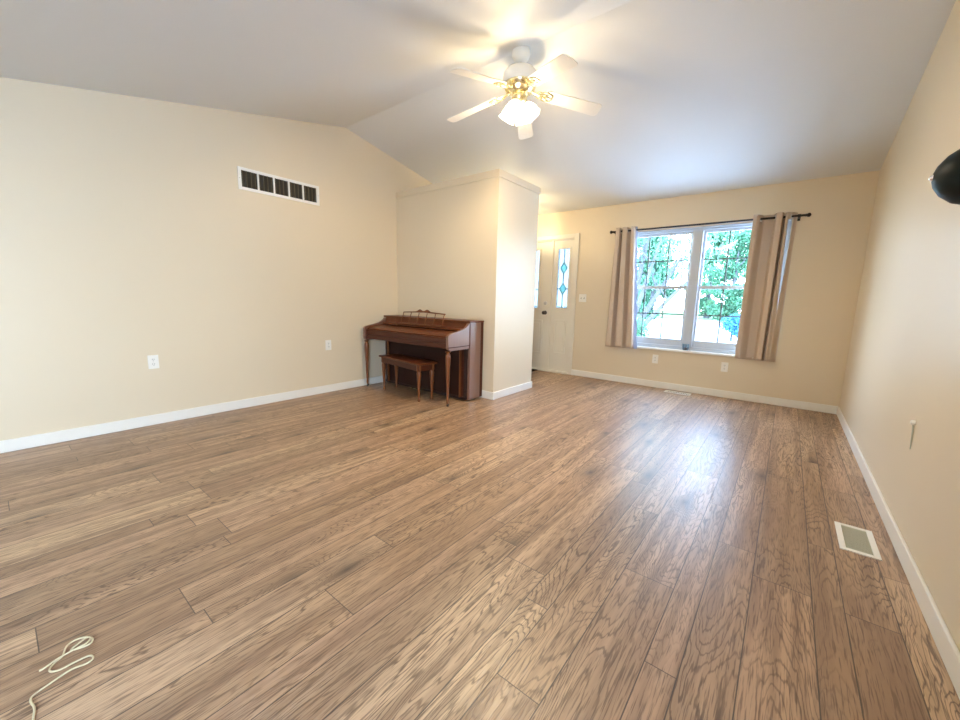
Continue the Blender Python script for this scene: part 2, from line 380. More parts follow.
for (ux0, ux1) in ((WX0+0.045, -1.035), (-0.925, WX1-0.045)):
    for (z0, z1, bt, tt, yy) in ((1.315, WZ1-0.035, 0.035, 0.03, YF+0.075), (WZ0+0.045, 1.350, 0.085, 0.04, YF+0.050)):
        sw = 0.028
        s_ = MB()
        s_.box(ux0, ux0+sw, yy, yy+0.026, z0, z1).box(ux1-sw, ux1, yy, yy+0.026, z0, z1)
        s_.box(ux0+sw, ux1-sw, yy, yy+0.026, z0, z0+bt).box(ux0+sw, ux1-sw, yy, yy+0.026, z1-tt, z1)
        sash = s_.build('sash', MT['vinyl'], win, WO, bevel=0.003)
        gx0, gx1, gz0, gz1 = ux0+sw, ux1-sw, z0+bt, z1-tt
        MB().box(gx0, gx1, yy+0.011, yy+0.014, gz0, gz1).build('pane', MT['glass'], sash, WO)
        g_ = MB()
        for k in (1, 2):
            x = gx0 + (gx1-gx0)*k/3; g_.box(x-0.008, x+0.008, yy+0.003, yy+0.010, gz0, gz1)
        zm = (gz0+gz1)/2; g_.box(gx0, gx1, yy+0.004, yy+0.010, zm-0.008, zm+0.008)
        g_.build('grille', MT['muntin'], sash, WO)

# ------------------------------------------------------------------ front door with sidelite
door = struct(empty('door_1', (-3.25, YF, 0)))
DO = (-3.25, YF, 0)
c_ = MB()
c_.box(DX1-0.006, DX1+0.06, YF-0.018, YF, 0, DZ1+0.06).box(DX0-0.06, DX0+0.006, YF-0.018, YF, 0, DZ1+0.06).box(DX0+0.006, DX1-0.006, YF-0.018, YF, DZ1-0.006, DZ1+0.06)
c_.build('door_casing', MT['door'], door, DO, bevel=0.005)
j_ = MB()
j_.box(DX1-0.022, DX1, YF+0.0, YF+0.12, 0.0, DZ1).box(DX0, DX0+0.022, YF, YF+0.12, 0.0, DZ1).box(DX0+0.022, DX1-0.022, YF, YF+0.12, DZ1-0.022, DZ1)
j_.box(-2.972, -2.938, YF, YF+0.12, 0.0, DZ1-0.022)
j_.build('door_jamb', MT['door'], door, DO, bevel=0.003)
MB().box(DX0, DX1, YF-0.03, YF+0.14, 0.0, 0.028).build('threshold', MT['door'], door, DO, bevel=0.006)
def slab(x0, x1, name, lites, panels):
    y0, y1, z0, z1 = YF+0.012, YF+0.054, 0.030, DZ1-0.026
    xs = sorted({x0, x1, *[a for l in lites for a in l[:2]]}); zs = sorted({z0, z1, *[a for l in lites for a in l[2:]]})
    m = MB()
    for a, b in zip(xs, xs[1:]):
        for c, d in zip(zs, zs[1:]):
            if any(a >= h[0]-1e-6 and b <= h[1]+1e-6 and c >= h[2]-1e-6 and d <= h[3]+1e-6 for h in lites): continue
            m.box(a, b, y0, y1, c, d)
    bmesh.ops.remove_doubles(m.bm, verts=m.bm.verts, dist=1e-5)
    # raised panels with a moulded rim
    for (a, b, c, d) in panels:
        for (i, dy) in ((0.026, 0.009),):
            m.box(a+i, b-i, y0-dy, y0+0.004, c+i, d-i)
        m.box(a-0.018, b+0.018, y0-0.015, y0+0.002, c-0.018, c).box(a-0.018, b+0.018, y0-0.015, y0+0.002, d, d+0.018)
        m.box(a-0.018, a, y0-0.015, y0+0.002, c, d).box(b, b+0.018, y0-0.015, y0+0.002, c, d)
    o = m.build(name, MT['door'], door, DO, bevel=0.002)
    for (a, b, c, d) in lites:
        r = MB()
        w_ = 0.022
        r.box(a-w_, a+0.004, y0-0.010, y0+0.002, c-w_, d+w_).box(b-0.004, b+w_, y0-0.010, y0+0.002, c-w_, d+w_)
        r.box(a+0.004, b-0.004, y0-0.010, y0+0.002, d-0.004, d+w_).box(a+0.004, b-0.004, y0-0.010, y0+0.002, c-w_, c+0.004)
        r.build('lite_frame', MT['door'], o, DO, bevel=0.004)
        MB().box(a, b, y0+0.018, y0+0.023, c, d).build('glass_pane', MT['frost'], o, DO)
        k = MB(); xm = (a+b)/2; h = d-c; y = y0+0.012
        def bar(p, q): k.tube([(p[0], y, p[1]), (q[0], y, q[1])], 0.0075, 6)
        d1, d2 = c+0.68*h, c+0.33*h; rx, rz = min(0.055, (b-a)*0.32), 0.085
        bar((xm, d), (xm, d1+rz)); bar((xm, d1-rz), (xm, d2+rz)); bar((xm, d2-rz), (xm, c))
        for dc in (d1, d2):
            P = [(xm, dc+rz), (xm+rx, dc), (xm, dc-rz), (xm-rx, dc)]
            for i in range(4): bar(P[i], P[(i+1) % 4])
        bar((a, d2), (xm-rx, d2)); bar((xm+rx, d2), (b, d2))
        k.build('lead_came', MT['came'], o, DO)
        bv = MB()
        for dc in (d1, d2):
            bv.prism([(xm, dc+rz), (xm+rx, dc), (xm, dc-rz), (xm-rx, dc)], y+0.002, y+0.008, 'y')
        bv.build('bevelled_diamond', MT['bevel'], o, DO)
    return o
leaf_ = slab(DX0+0.024, -2.974, 'door_leaf', [(-3.72, -3.18, 1.0, 1.905)], [(-3.80, -3.50, 0.30, 0.80), (-3.38, -3.10, 0.30, 0.80)])
slab(-2.936, DX1-0.024, 'sidelite', [(-2.855, -2.668, 1.015, 1.905)], [(-2.85, -2.685, 0.322, 0.815)])
MB().lathe([(0.030, 0), (0.030, 0.008), (0.024, 0.014), (0.012, 0.016)], (-3.042, YF+0.012, 1.085), (0, -1, 0)).build('deadbolt', MT['chrome'], leaf_, DO, smooth=True)
MB().lathe([(0.032, 0), (0.030, 0.008), (0.012, 0.012), (0.012, 0.035), (0.026, 0.045), (0.030, 0.058), (0.022, 0.070), (0.002, 0.073)], (-3.040, YF+0.012, 0.935), (0, -1, 0)).build('door_knob', MT['bronze'], leaf_, DO, smooth=True)

# assumed patio door, unseen behind the camera, placed for the daylight it lets in
pd = struct(empty('assumed_door', (XR, -1.45, 0)))
PO = (XR, -1.45, 0); m = MB()
for (a, b) in ((PY0, PY0+0.06), (-1.48, -1.42), (PY1-0.06, PY1)): m.box(XR+0.03, XR+0.10, a, b, 0.02, PZ1)
m.box(XR+0.03, XR+0.10, PY0, PY1, PZ1-0.06, PZ1).box(XR+0.03, XR+0.10, PY0, PY1, 0.0, 0.06)
m.build('door_frame', MT['vinyl'], pd, PO)
MB().box(XR+0.062, XR+0.068, PY0+0.06, PY1-0.06, 0.06, PZ1-0.06).build('glass_pane', MT['glass'], pd, PO)

# ------------------------------------------------------------------ ceiling fan
FX, FYc, FZ = -1.82, YR, 2.62
fan = tag(empty('ceiling_fan', (FX, FYc, ZR)), 'white five-blade ceiling fan with brass fittings and lit glass shades hanging from the ridge', 'ceiling fan')
FO = (FX, FYc, ZR)
ZUP = 0.085
MB().lathe([(0.058, 3.018), (0.068, 2.99), (0.070, 2.965), (0.058, 2.938), (0.034, 2.920), (0.018, 2.912)], (FX, FYc, 0), n=28).build('canopy', MT['fanwhite'], fan, FO, smooth=True)
MB().lathe([(0.013, 2.86), (0.013, 2.885), (0.022, 2.89), (0.022, 2.900), (0.013, 2.905), (0.013, 2.915)], (FX, FYc, 0)).build('downrod', MT['brass'], fan, FO, smooth=True)
MB().lathe([(0.02, 2.80), (0.05, 2.795), (0.105, 2.775), (0.128, 2.75), (0.133, 2.71), (0.128, 2.682), (0.118, 2.668)], (FX, FYc, ZUP), n=36).build('motor_housing', MT['fanwhite'], fan, FO, smooth=True)
m = MB().lathe([(0.122, 2.678), (0.126, 2.668), (0.120, 2.655), (0.098, 2.635), (0.078, 2.622), (0.072, 2.612), (0.05, 2.610)], (FX, FYc, ZUP), n=36)
for k in range(24):
    a = 2*PI*k/24; m.box(FX+0.1*math.cos(a)-0.014, FX+0.1*math.cos(a)+0.014, FYc+0.1*math.sin(a)-0.003, FYc+0.1*math.sin(a)+0.003, 2.636+ZUP, 2.650+ZUP, (0, 0.5, a))
m.build('brass_collar', MT['brass'], fan, FO, smooth=True)
MB().lathe([(0.05, 2.612), (0.058, 2.60), (0.060, 2.575), (0.052, 2.562), (0.064, 2.556), (0.066, 2.536), (0.050, 2.520), (0.028, 2.508), (0.012, 2.498), (0.009, 2.475), (0.014, 2.468), (0.002, 2.458)], (FX, FYc, ZUP), n=28).build('light_fitter', MT['brass'], fan, FO, smooth=True)
def blade_mesh():
    m = MB(); L0, L1, w0, w1 = 0.19, 0.655, 0.052, 0.068; pts = []
    pts += [(L0, -w0+0.012), (L0+0.012, -w0)]
    for i in range(7):
        a = -PI/2 + (PI/2)*i/6; pts.append((L1-0.035 + 0.035*math.cos(a), -w1+0.035 + 0.035*math.sin(a)))
    for i in range(7):
        a = (PI/2)*i/6; pts.append((L1-0.035 + 0.035*math.cos(a), w1-0.035 + 0.035*math.sin(a)))
    pts += [(L0+0.012, w0), (L0, w0-0.012)]
    m.prism(pts, -0.003, 0.003, 'z')
    bmesh.ops.rotate(m.bm, verts=m.bm.verts, cent=(0, 0, 0), matrix=Matrix.Rotation(math.radians(9.5), 3, 'Y') @ Matrix.Rotation(math.radians(BPITCH), 3, 'X'))
    return m
def iron_mesh():
    m = MB(); z = -0.008
    m.tube([(0.075, 0, 0.012), (0.11, 0, 0.0), (0.145, 0, z), (0.20, 0, z)], [0.013, 0.011, 0.009, 0.007], 8)
    def ring(cx, cy, rx, ry, r=0.0042, a0=0, a1=2*PI, n=18):
        m.tube([(cx+rx*math.cos(a0+(a1-a0)*i/n), cy+ry*math.sin(a0+(a1-a0)*i/n), z) for i in range(n+1)], r, 6)
    ring(0.21, 0, 0.05, 0.045); ring(0.235, 0.018, 0.026, 0.017); ring(0.235, -0.018, 0.026, 0.017); ring(0.185, 0, 0.022, 0.022)
    ring(0.158, 0.02, 0.02, 0.014); ring(0.158, -0.02, 0.02, 0.014)
    for cy in (-0.028, 0.028): m.lathe([(0.007, 0), (0.007, 0.004)], (0.222, cy, z-0.004), n=10)
    bmesh.ops.rotate(m.bm, verts=m.bm.verts, cent=(0, 0, 0), matrix=Matrix.Rotation(math.radians(9.5), 3, 'Y') @ Matrix.Rotation(math.radians(BPITCH), 3, 'X'))
    return m
BPITCH = -12
b0 = blade_mesh().build('blade', MT['fanwhite'], fan); i0 = iron_mesh().build('blade_iron', MT['brass'], b0, smooth=True)
for k in range(5):
    if k == 0: b = b0
    else:
        b = b0.copy(); COL.objects.link(b); b.parent = fan; i = i0.copy(); COL.objects.link(i); i.parent = b
    b.location = (0, 0, 2.732 - ZR); b.rotation_euler = (0, 0, math.radians(45 + 72*k))
for k in range(4):
    a = math.radians(10 + 90*k); dx, dy = math.cos(a), math.sin(a)
    tilt = Vector((dx*0.50, dy*0.50, -0.86)).normalized(); o0 = Vector((FX+dx*0.045, FYc+dy*0.045, 2.55+ZUP))
    arm = MB().tube([o0, o0+tilt*0.03], 0.012, 8).lathe([(0.012, 0.0), (0.024, 0.006), (0.026, 0.018), (0.024, 0.026)], o0+tilt*0.02, tilt, 16).build('lamp_socket', MT['brass'], fan, FO, smooth=True)
    sh = MB().lathe([(0.026, 0.0), (0.036, 0.012), (0.050, 0.035), (0.056, 0.055), (0.055, 0.070), (0.060, 0.085), (0.068, 0.095)], o0+tilt*0.03, tilt, 32, cap=False, flute=8, fd=0.03).build('lamp_shade', MT['shade'], fan, FO, smooth=True)
    p = o0 + tilt*0.075
    l_ = light('fan_bulb', 'POINT', p - Vector(FO), FAN_WATTS, (1.0, 0.80, 0.52), parent=fan); l_.data.shadow_soft_size = 0.012
for (dx, dy, z1) in ((0.035, -0.035, 2.50), (-0.035, -0.03, 2.52)):
    MB().tube([(FX+dx, FYc+dy, 2.60), (FX+dx, FYc+dy, z1)], 0.0012, 6).sphere((FX+dx, FYc+dy, z1-0.006), 0.006, 6).build('pull_chain', MT['brass'], fan, FO)

# ------------------------------------------------------------------ entry pendant, screened by the closet box
EX, EY = -3.35, 4.82
ent = tag(empty('entry_light', (EX, EY, zc(EY))), 'ceiling light in an assumed brass lantern over the entry behind the closet wall', 'ceiling light')
EO = (EX, EY, zc(EY))
MB().lathe([(0.07, zc(EY)+0.01), (0.065, zc(EY)-0.03), (0.02, zc(EY)-0.045), (0.01, zc(EY)-0.06), (0.01, 2.40)], (EX, EY, 0)).build('canopy', MT['brass'], ent, EO, smooth=True)
m = MB()
for k in range(8):
    a = 2*PI*k/8; m.tube([(EX+0.03*math.cos(a), EY+0.03*math.sin(a), 2.40), (EX+0.12*math.cos(a), EY+0.12*math.sin(a), 2.33), (EX+0.11*math.cos(a), EY+0.11*math.sin(a), 2.16)], 0.006, 6)
m.tube([(EX+0.12*math.cos(2*PI*k/32), EY+0.12*math.sin(2*PI*k/32), 2.33) for k in range(32)], 0.006, 6, True)
m.lathe([(0.11, 2.16), (0.10, 2.15), (0.01, 2.13)], (EX, EY, 0))
m.build('ray_cage', MT['brass'], ent, EO, smooth=True)  # cage form assumed, its ribs shaped to throw rays on the ceiling
lm = light('entry_bulb', 'POINT', Vector((EX, EY, 2.21)) - Vector(EO), FOYER_WATTS, (1.0, 0.82, 0.50), parent=ent); lm.data.shadow_soft_size = 0.02

# ------------------------------------------------------------------ curtains and rod
RY = YF - 0.085; RZ = 2.068
rod = tag(empty('curtain_rod', (-0.98, RY, RZ)), 'black metal curtain rod with knob ends above the window', 'curtain rod')
RO = (-0.98, RY, RZ)
MB().tube([(-2.0, RY, RZ), (0.02, RY, RZ)], 0.0115, 12).build('rod', MT['black'], rod, RO, smooth=True)
for s, x in ((-1, -2.0), (1, 0.02)):
    MB().lathe([(0.0125, 0), (0.016, 0.004), (0.012, 0.010), (0.020, 0.022), (0.022, 0.032), (0.016, 0.042), (0.001, 0.048)], (x, RY, RZ), (s, 0, 0), 16).build('finial', MT['black'], rod, RO, smooth=True)
for x in (-1.985, -0.03):
    MB().box(x-0.012, x+0.012, YF-0.006, YF, RZ-0.04, RZ+0.03).tube([(x, YF-0.004, RZ-0.012), (x, RY, RZ-0.014)], 0.006, 8).tube([(x, RY+0.014*math.cos(q), RZ+0.014*math.sin(q)) for q in [PI*0.95+i*PI*1.1/8 for i in range(9)]], 0.004, 6).build('bracket', MT['black'], rod, RO)

def curtain(label, x0t, x1t, x0b, x1b, prof, slit=None, seed=1, zb=0.505):
    rnd = random.Random(seed)
    root = tag(empty('curtain', ((x0t+x1t)/2, RY, zb)), label, 'curtain', 'grommet curtain panels on the window rod')
    org = ((x0t+x1t)/2, RY, zb); ztop = RZ + 0.042
    NU, NV = 160, 46
    j1, j2 = rnd.uniform(0, 6), rnd.uniform(0, 6)
    def fold(u):
        for (a, ya), (b, yb) in zip(prof, prof[1:]):
            if u <= b:
                t = (u-a)/(b-a); t = t*t*(3-2*t); return ya+(yb-ya)*t
        return prof[-1][1]
    def pt(u, v):
        x = (x0t+(x1t-x0t)*u)*(1-v) + (x0b+(x1b-x0b)*u)*v
        uu = min(1, max(0, u + 0.02*v*math.sin(5*u+j1)))
        y = RY + fold(uu)*(1-0.12*v) + 0.006*v*math.sin(9*u+j2)
        z = ztop + (zb-ztop)*v - 0.10*v*v*fold(uu)
        return Vector((x, min(y, YF-0.008), z))
    holes = []
    for k in range(400):
        a, b = k/400, (k+1)/400
        if fold(a)*fold(b) < 0 and 0.04 < a < 0.96: holes.append((a+b)/2)
    m = MB(); g = [[m.bm.verts.new(pt(i/NU, j/NV)) for j in range(NV+1)] for i in range(NU+1)]
    # top band refined round the rod
    for i in range(NU):
        for j in range(NV):
            um, vm = (i+0.5)/NU, (j+0.5)/NV
            if slit and slit[2] < vm < slit[3]:
                hw = slit[1]*(1-((vm-slit[2])/(slit[3]-slit[2])))**0.8
                if abs(um-slit[0]-slit[4]*vm) < hw: continue
            zz = ztop+(zb-ztop)*vm
            if abs(zz-RZ) < 0.020 and any((pt(um, vm)-pt(h, vm)).length < 0.020 for h in holes): continue
            m.face([g[i][j], g[i+1][j], g[i+1][j+1], g[i][j+1]])
    cl = m.build('cloth', MT['curtain'], root, org, smooth=False)
    for p in cl.data.polygons: p.use_smooth = True
    so = cl.modifiers.new('thickness', 'SOLIDIFY'); so.thickness = 0.003
    for h in holes:
        v = (ztop-RZ)/(ztop-zb); c = pt(h, v); d = (pt(h+0.01, v)-pt(h-0.01, v)).normalized(); n_ = d.cross(Vector((0, 0, 1))).normalized()
        MB().tube([c + d*0.021*math.cos(t) + Vector((0, 0, 1))*0.021*math.sin(t) for t in [2*PI*i/20 for i in range(20)]], 0.0045, 6, True).build('grommet', MT['chrome'], root, org, smooth=True)
    # hem seam at the bottom
    hm = MB(); hm.tube([pt(i/60, 0.955)+Vector((0, -0.0025, 0)) for i in range(61)], 0.0016, 5); hm.build('hem', MT['curtain'], root, org)
    return root, pt, org
cl_, ptl, ol = curtain('taupe curtain panel bunched at the rod end nearer the entry door', -1.955, -1.700, -1.985, -1.600,
    [(0, -0.02), (0.07, -0.055), (0.20, -0.05), (0.27, 0.055), (0.33, 0.055), (0.40, -0.055), (0.56, -0.045), (0.68, 0.05), (0.76, 0.05), (0.84, -0.058), (0.95, -0.055), (1.0, -0.02)], seed=3)
cr_, ptr, orr = curtain('taupe curtain panel at the rod end nearer the bare corner, dark fold line down it', -0.425, -0.045, -0.435, -0.055,
    [(0, -0.058), (0.08, -0.055), (0.26, 0.045), (0.46, 0.055), (0.56, -0.055), (0.665, -0.060), (0.700, 0.060), (0.725, 0.060), (0.76, -0.035), (0.86, -0.01), (1.0, 0.055)], slit=(0.865, 0.06, 0.035, 0.66, -0.02), seed=5)
# pale strip along the inner edge of the bunched panel
m = MB(); P = []
for j in range(40):
    v = j/39; e = ptl(1.0, v); P.append((e + Vector((-0.004, 0.004, 0)), e + Vector((0.014+0.022*v+0.006*math.sin(v*40), 0.028, 0))))
V = [(m.bm.verts.new(a), m.bm.verts.new(b)) for a, b in P]
for A, B in zip(V, V[1:]): m.face([A[0], A[1], B[1], B[0]])
lo = m.build('edge_strip', MT['edge_strip'], cl_, ol); so = lo.modifiers.new('thickness', 'SOLIDIFY'); so.thickness = 0.002
lo['label'] = 'pale bluish strip along the curtain edge'

# ------------------------------------------------------------------ spinet piano
pz = tag(empty('piano', (-3.39, 3.15, 0)), 'small reddish brown upright spinet piano against the closet wall', 'piano')
PO_ = (-3.39, 3.15, 0)
PXL, PXR = -4.115, -2.66; PYB = 3.432; PH = 0.885
def pb(mb, name, m, parent=pz, **k): return mb.build(name, m, parent, PO_, **k)
for (a, b) in ((PXL, PXL+0.035), (PXR-0.035, PXR)):
    pb(MB().box(a, b, 3.20, PYB-0.05, 0.02, PH-0.012), 'side_panel', MT['pianoend'], bevel=0.004)
    pb(MB().box(a+0.002, b-0.002, PYB-0.05, PYB-0.0, 0.02, PH-0.012), 'back_post', MT['piano'], bevel=0.003)
pb(MB().box(PXL-0.006, PXR+0.006, 3.185, PYB, PH-0.014, PH+0.004), 'lid', MT['pianotop'], bevel=0.004)
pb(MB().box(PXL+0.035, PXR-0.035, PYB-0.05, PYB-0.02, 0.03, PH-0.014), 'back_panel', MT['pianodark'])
# upper front panel leaning back, shelf below it, closed key cover
pb(MB().prism([(3.20, 0.87), (3.215, 0.87), (3.195, 0.79), (3.175, 0.79)], PXL+0.035, PXR-0.035, 'x'), 'upper_panel', MT['pianotop'])
pb(MB().prism([(3.14, 0.800), (3.19, 0.806), (3.19, 0.79), (3.13, 0.785)], PXL+0.035, PXR-0.035, 'x'), 'panel_ledge', MT['pianotop'], bevel=0.003)
pb(MB().prism([(2.905, 0.722), (2.90, 0.735), (2.93, 0.752), (3.04, 0.766), (3.135, 0.772), (3.135, 0.752), (2.94, 0.72)], PXL+0.04, PXR-0.04, 'x'), 'fallboard', MT['pianotop'], bevel=0.003)
pb(MB().box(PXL+0.03, PXR-0.03, 2.885, 2.915, 0.665, 0.722), 'key_slip', MT['piano'], bevel=0.005)
pb(MB().box(PXL+0.02, PXR-0.02, 2.89, 3.20, 0.610, 0.664), 'key_bed', MT['piano'], bevel=0.006)
cheek = [(2.868, 0.605), (2.858, 0.625), (2.858, 0.745), (2.868, 0.758), (2.90, 0.768), (3.0, 0.785), (3.08, 0.802), (3.13, 0.818), (3.165, 0.842), (3.185, 0.868), (3.192, 0.868), (3.192, 0.590), (2.90, 0.590)]
for (a, b) in ((PXL+0.005, PXL+0.038), (PXR-0.038, PXR-0.005)):
    ck = pb(MB().prism(cheek, a, b, 'x'), 'cheek', MT['pianoend'], bevel=0.004)
    pb(MB().box(a-0.004, b+0.004, 2.862, 3.196, 0.622, 0.632), 'bead', MT['piano'], ck, bevel=0.002)
for x in (PXL+0.035, PXR-0.035):
    lg = pb(MB().lathe([(0.010, 0.035), (0.014, 0.06), (0.012, 0.09), (0.016, 0.25), (0.024, 0.46), (0.028, 0.52), (0.024, 0.555), (0.016, 0.567), (0.026, 0.575), (0.030, 0.59)], (x, 2.888, 0), n=16), 'leg', MT['legwood'], smooth=True)
    pb(MB().lathe([(0.013, -0.008), (0.017, -0.005), (0.017, 0.005), (0.013, 0.008)], (x, 2.893, 0.018), (1, 0.2, 0), 14).tube([(x, 2.888, 0.02), (x, 2.888, 0.045)], 0.007, 8), 'caster', MT['bronze'], lg, smooth=True)
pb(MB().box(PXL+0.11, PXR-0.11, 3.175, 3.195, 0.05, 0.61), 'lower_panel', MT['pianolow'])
pb(MB().box(PXL+0.035, PXR-0.035, 3.17, 3.40, 0.02, 0.05), 'bottom_board', MT['pianodark'])
for s in (-1, 1):
    xa = PXL+0.035 if s < 0 else PXR-0.035
    gm = MB()
    for i in range(4):
        x = xa - s*(0.006 + i*0.0155); gm.box(x-0.0045, x+0.0045, 3.186-i*0.007, 3.20, 0.05, 0.60)
    pb(gm, 'fluted_pilaster', MT['piano'], bevel=0.002)
    pb(MB().box(xa-s*0.066, xa-s*0.080, 3.152, 3.20, 0.04, 0.60), 'pilaster_strip', MT['legwood'], bevel=0.002)
    pb(MB().box(xa-s*0.09-0.004, xa-s*0.004+0.004, 3.178, 3.20, 0.03, 0.61), 'pilaster_back', MT['pianodark'])
for x in (-3.44, -3.38, -3.32):
    pb(MB().prism([(x-0.012, 3.05), (x+0.012, 3.05), (x+0.009, 3.18), (x-0.009, 3.18)], 0.045, 0.055, 'z'), 'pedal', MT['brass'], bevel=0.003)
# open music desk with a scalloped top rail and spindles
dk = MB(); y = 3.178; xs0, xs1 = -3.735, -3.03
n = 60; top = []; bot = []
for i in range(n+1):
    t = i/n; x = xs0+(xs1-xs0)*t; e = abs(t-0.5)*2
    z = 0.952 + 0.018*(1-e) + 0.022*(math.exp(-((t-0.41)/0.05)**2) + math.exp(-((t-0.59)/0.05)**2)); top.append((x, z)); bot.append((x, 0.940+0.012*(1-e)))
dk.prism(top + bot[::-1], y+0.012, y+0.024, 'y')
desk = pb(dk, 'music_desk', MT['legwood'], bevel=0.002)
pb(MB().box(xs0-0.03, xs1+0.0, 3.13, 3.165, 0.806, 0.818), 'desk_rail', MT['legwood'], desk, bevel=0.003)
for k in range(6):
    t = 0.012 + 0.976*k/5; x = xs0+(xs1-xs0)*t
    pb(MB().tube([(x, 3.150, 0.816), (x, 3.158, 0.85), (x, 3.166, 0.87), (x, 3.176, 0.90), (x, 3.19, 0.945)], [0.006, 0.004, 0.008, 0.004, 0.005], 8), 'spindle', MT['legwood'], desk, smooth=True)

# bench
bz = tag(empty('piano_bench', (-3.42, 2.965, 0), math.radians(-8)), 'reddish brown wooden piano bench standing under the keyboard', 'bench')
BL, BD, BHt = 0.83, 0.265, 0.425
MB().box(-BL/2, BL/2, -BD/2, BD/2, BHt-0.02, BHt).build('seat', MT['pianotop'], bz, bevel=0.005)
a = MB(); x1, y1 = BL/2-0.022, BD/2-0.022
a.box(-x1, x1, -y1, -y1+0.016, BHt-0.085, BHt-0.02).box(-x1, x1, y1-0.016, y1, BHt-0.085, BHt-0.02).box(-x1, -x1+0.016, -y1+0.016, y1-0.016, BHt-0.085, BHt-0.02).box(x1-0.016, x1, -y1+0.016, y1-0.016, BHt-0.085, BHt-0.02)
a.build('apron', MT['piano'], bz, bevel=0.003)
for sx in (-1, 1):
    for sy in (-1, 1):
        MB().lathe([(0.012, 0.0), (0.016, 0.012), (0.012, 0.03), (0.013, 0.1), (0.021, 0.25), (0.026, 0.31), (0.020, 0.333), (0.027, 0.342), (0.027, BHt-0.02)], (sx*(BL/2-0.045), sy*(BD/2-0.045), 0), n=14).build('leg', MT['legwood'], bz, smooth=True)

# ------------------------------------------------------------------ vents, outlets, switch
vt = tag(empty('return_vent', (XL, 1.975, 2.19)), 'white framed air return grille with five dark openings high on the plain wall', 'vent')
VO = (XL, 1.975, 2.19); y0, y1, z0, z1 = 1.575, 2.375, 2.092, 2.292
fr = MB(); X1 = XL+0.012
fr.box(XL, X1, y0, y0+0.030, z0, z1).box(XL, X1, y1-0.030, y1, z0, z1).box(XL, X1, y0+0.03, y1-0.03, z1-0.026, z1).box(XL, X1, y0+0.03, y1-0.03, z0, z0+0.026)
for k in range(1, 5):
    y = y0+0.03+(y1-y0-0.06)*k/5; fr.box(XL, X1, y-0.008, y+0.008, z0+0.026, z1-0.026)
fr.build('vent_frame', MT['vent_white'], vt, VO, bevel=0.002)
MB().box(XL+0.0005, XL+0.0015, y0+0.02, y1-0.02, z0+0.02, z1-0.02).build('duct_shade', MT['ventdark'], vt, VO)  # dark sheet on the wall stands for the shade inside the duct
lv = MB()
for k in range(20):
    y = y0+0.04+(y1-y0-0.08)*k/19; lv.box(XL+0.0015, XL+0.008, y-0.0025, y+0.0025, z0+0.022, z1-0.022, (0, 0, 0.5))
lv.build('louver', MT['louver'], vt, VO)
for y in (y0+0.014, y1-0.014): MB().lathe([(0.005, 0), (0.004, 0.002)], (X1, y, 2.192), (1, 0, 0), 10).build('screw', MT['chrome'], vt, VO)

def floor_vent(label, cx, cy, lx, ly, louv):
    r = tag(empty('floor_register', (cx, cy, 0)), label, 'vent')
    f = MB(); b = 0.024
    f.box(-lx/2, -lx/2+b, -ly/2, ly/2, 0, 0.006).box(lx/2-b, lx/2, -ly/2, ly/2, 0, 0.006).box(-lx/2+b, lx/2-b, -ly/2, -ly/2+b, 0, 0.006).box(-lx/2+b, lx/2-b, ly/2-b, ly/2, 0, 0.006)
    f.build('register_frame', MT['vent_white'], r, bevel=0.002)
    MB().box(-lx/2+b, lx/2-b, -ly/2+b, ly/2-b, 0.0003, 0.0015).build('damper', MT['vent_grey'] if louv == 'grey' else MT['slot'], r)
    s = MB()
    if louv == 'grey':
        for k in range(22):
            y = -ly/2+b+(ly-2*b)*(k+0.5)/22; s.box(-lx/2+b, lx/2-b, y-0.0022, y+0.0022, 0.0015, 0.004, (0.35, 0, 0))
        s.build('louver', MT['vent_grey'], r)
    else:
        for k in range(13):
            x = -lx/2+b+(lx-2*b)*(k+0.5)/13; s.box(x-0.005, x+0.005, -ly/2+b, ly/2-b, 0.0015, 0.005)
        s.build('louver', MT['vent_white'], r)
floor_vent('white framed floor register with greenish grey centre beside the bare wall baseboard', 0.387, 2.525, 0.142, 0.292, 'grey')
floor_vent('small white floor register by the baseboard under the window', -0.995, 5.345, 0.30, 0.125, 'slots')

def outlet(label, loc, rz, kind='outlet'):
    # built facing -Y, turned about Z
    r = tag(empty(kind if kind != 'outlet' else 'wall_outlet', loc, rz), label, 'outlet' if kind == 'outlet' else 'light switch', 'duplex wall outlets' if kind == 'outlet' else None)
    wd = 0.072 if kind == 'outlet' else 0.116
    MB().box(-wd/2, wd/2, -0.006, 0, -0.058, 0.058).build('cover_plate', MT['plate'], r, bevel=0.003)
    if kind == 'outlet':
        for z in (-0.0195, 0.0195):
            s = MB().lathe([(0.0165, 0), (0.0165, 0.0025)], (0, -0.006, z), (0, -1, 0), 20).build('socket', MT['plate'], r)
            q = MB()
            for x in (-0.0062, 0.0062): q.box(x-0.0014, x+0.0014, -0.0092, -0.0084, z-0.001, z+0.008)
            q.lathe([(0.0024, 0), (0.0024, 0.0007)], (0, -0.0085, z-0.008), (0, -1, 0), 10).build('slots', MT['slot'], s)
        MB().lathe([(0.003, 0), (0.002, 0.0015)], (0, -0.006, 0), (0, -1, 0), 10).build('screw', MT['chrome'], r)
    else:
        for x in (-0.023, 0.023):
            g = MB().box(x-0.006, x+0.006, -0.0068, -0.006, -0.013, 0.013).build('toggle_slot', MT['louver'], r)
            MB().prism([(-0.006, -0.004), (-0.018, 0.006), (-0.016, 0.011), (-0.006, 0.006)], x-0.004, x+0.004, 'x').build('toggle', MT['plate'], g)
    return r
outlet('white duplex outlet midway along the plain wall below the return grille', (XL, 0.82, 0.54), PI/2)
outlet('white duplex outlet on the plain wall near the piano', (XL, 2.418, 0.557), PI/2)
outlet('white duplex outlet below the window near the bunched entry-side curtain', (-1.334, YF, 0.383), 0)
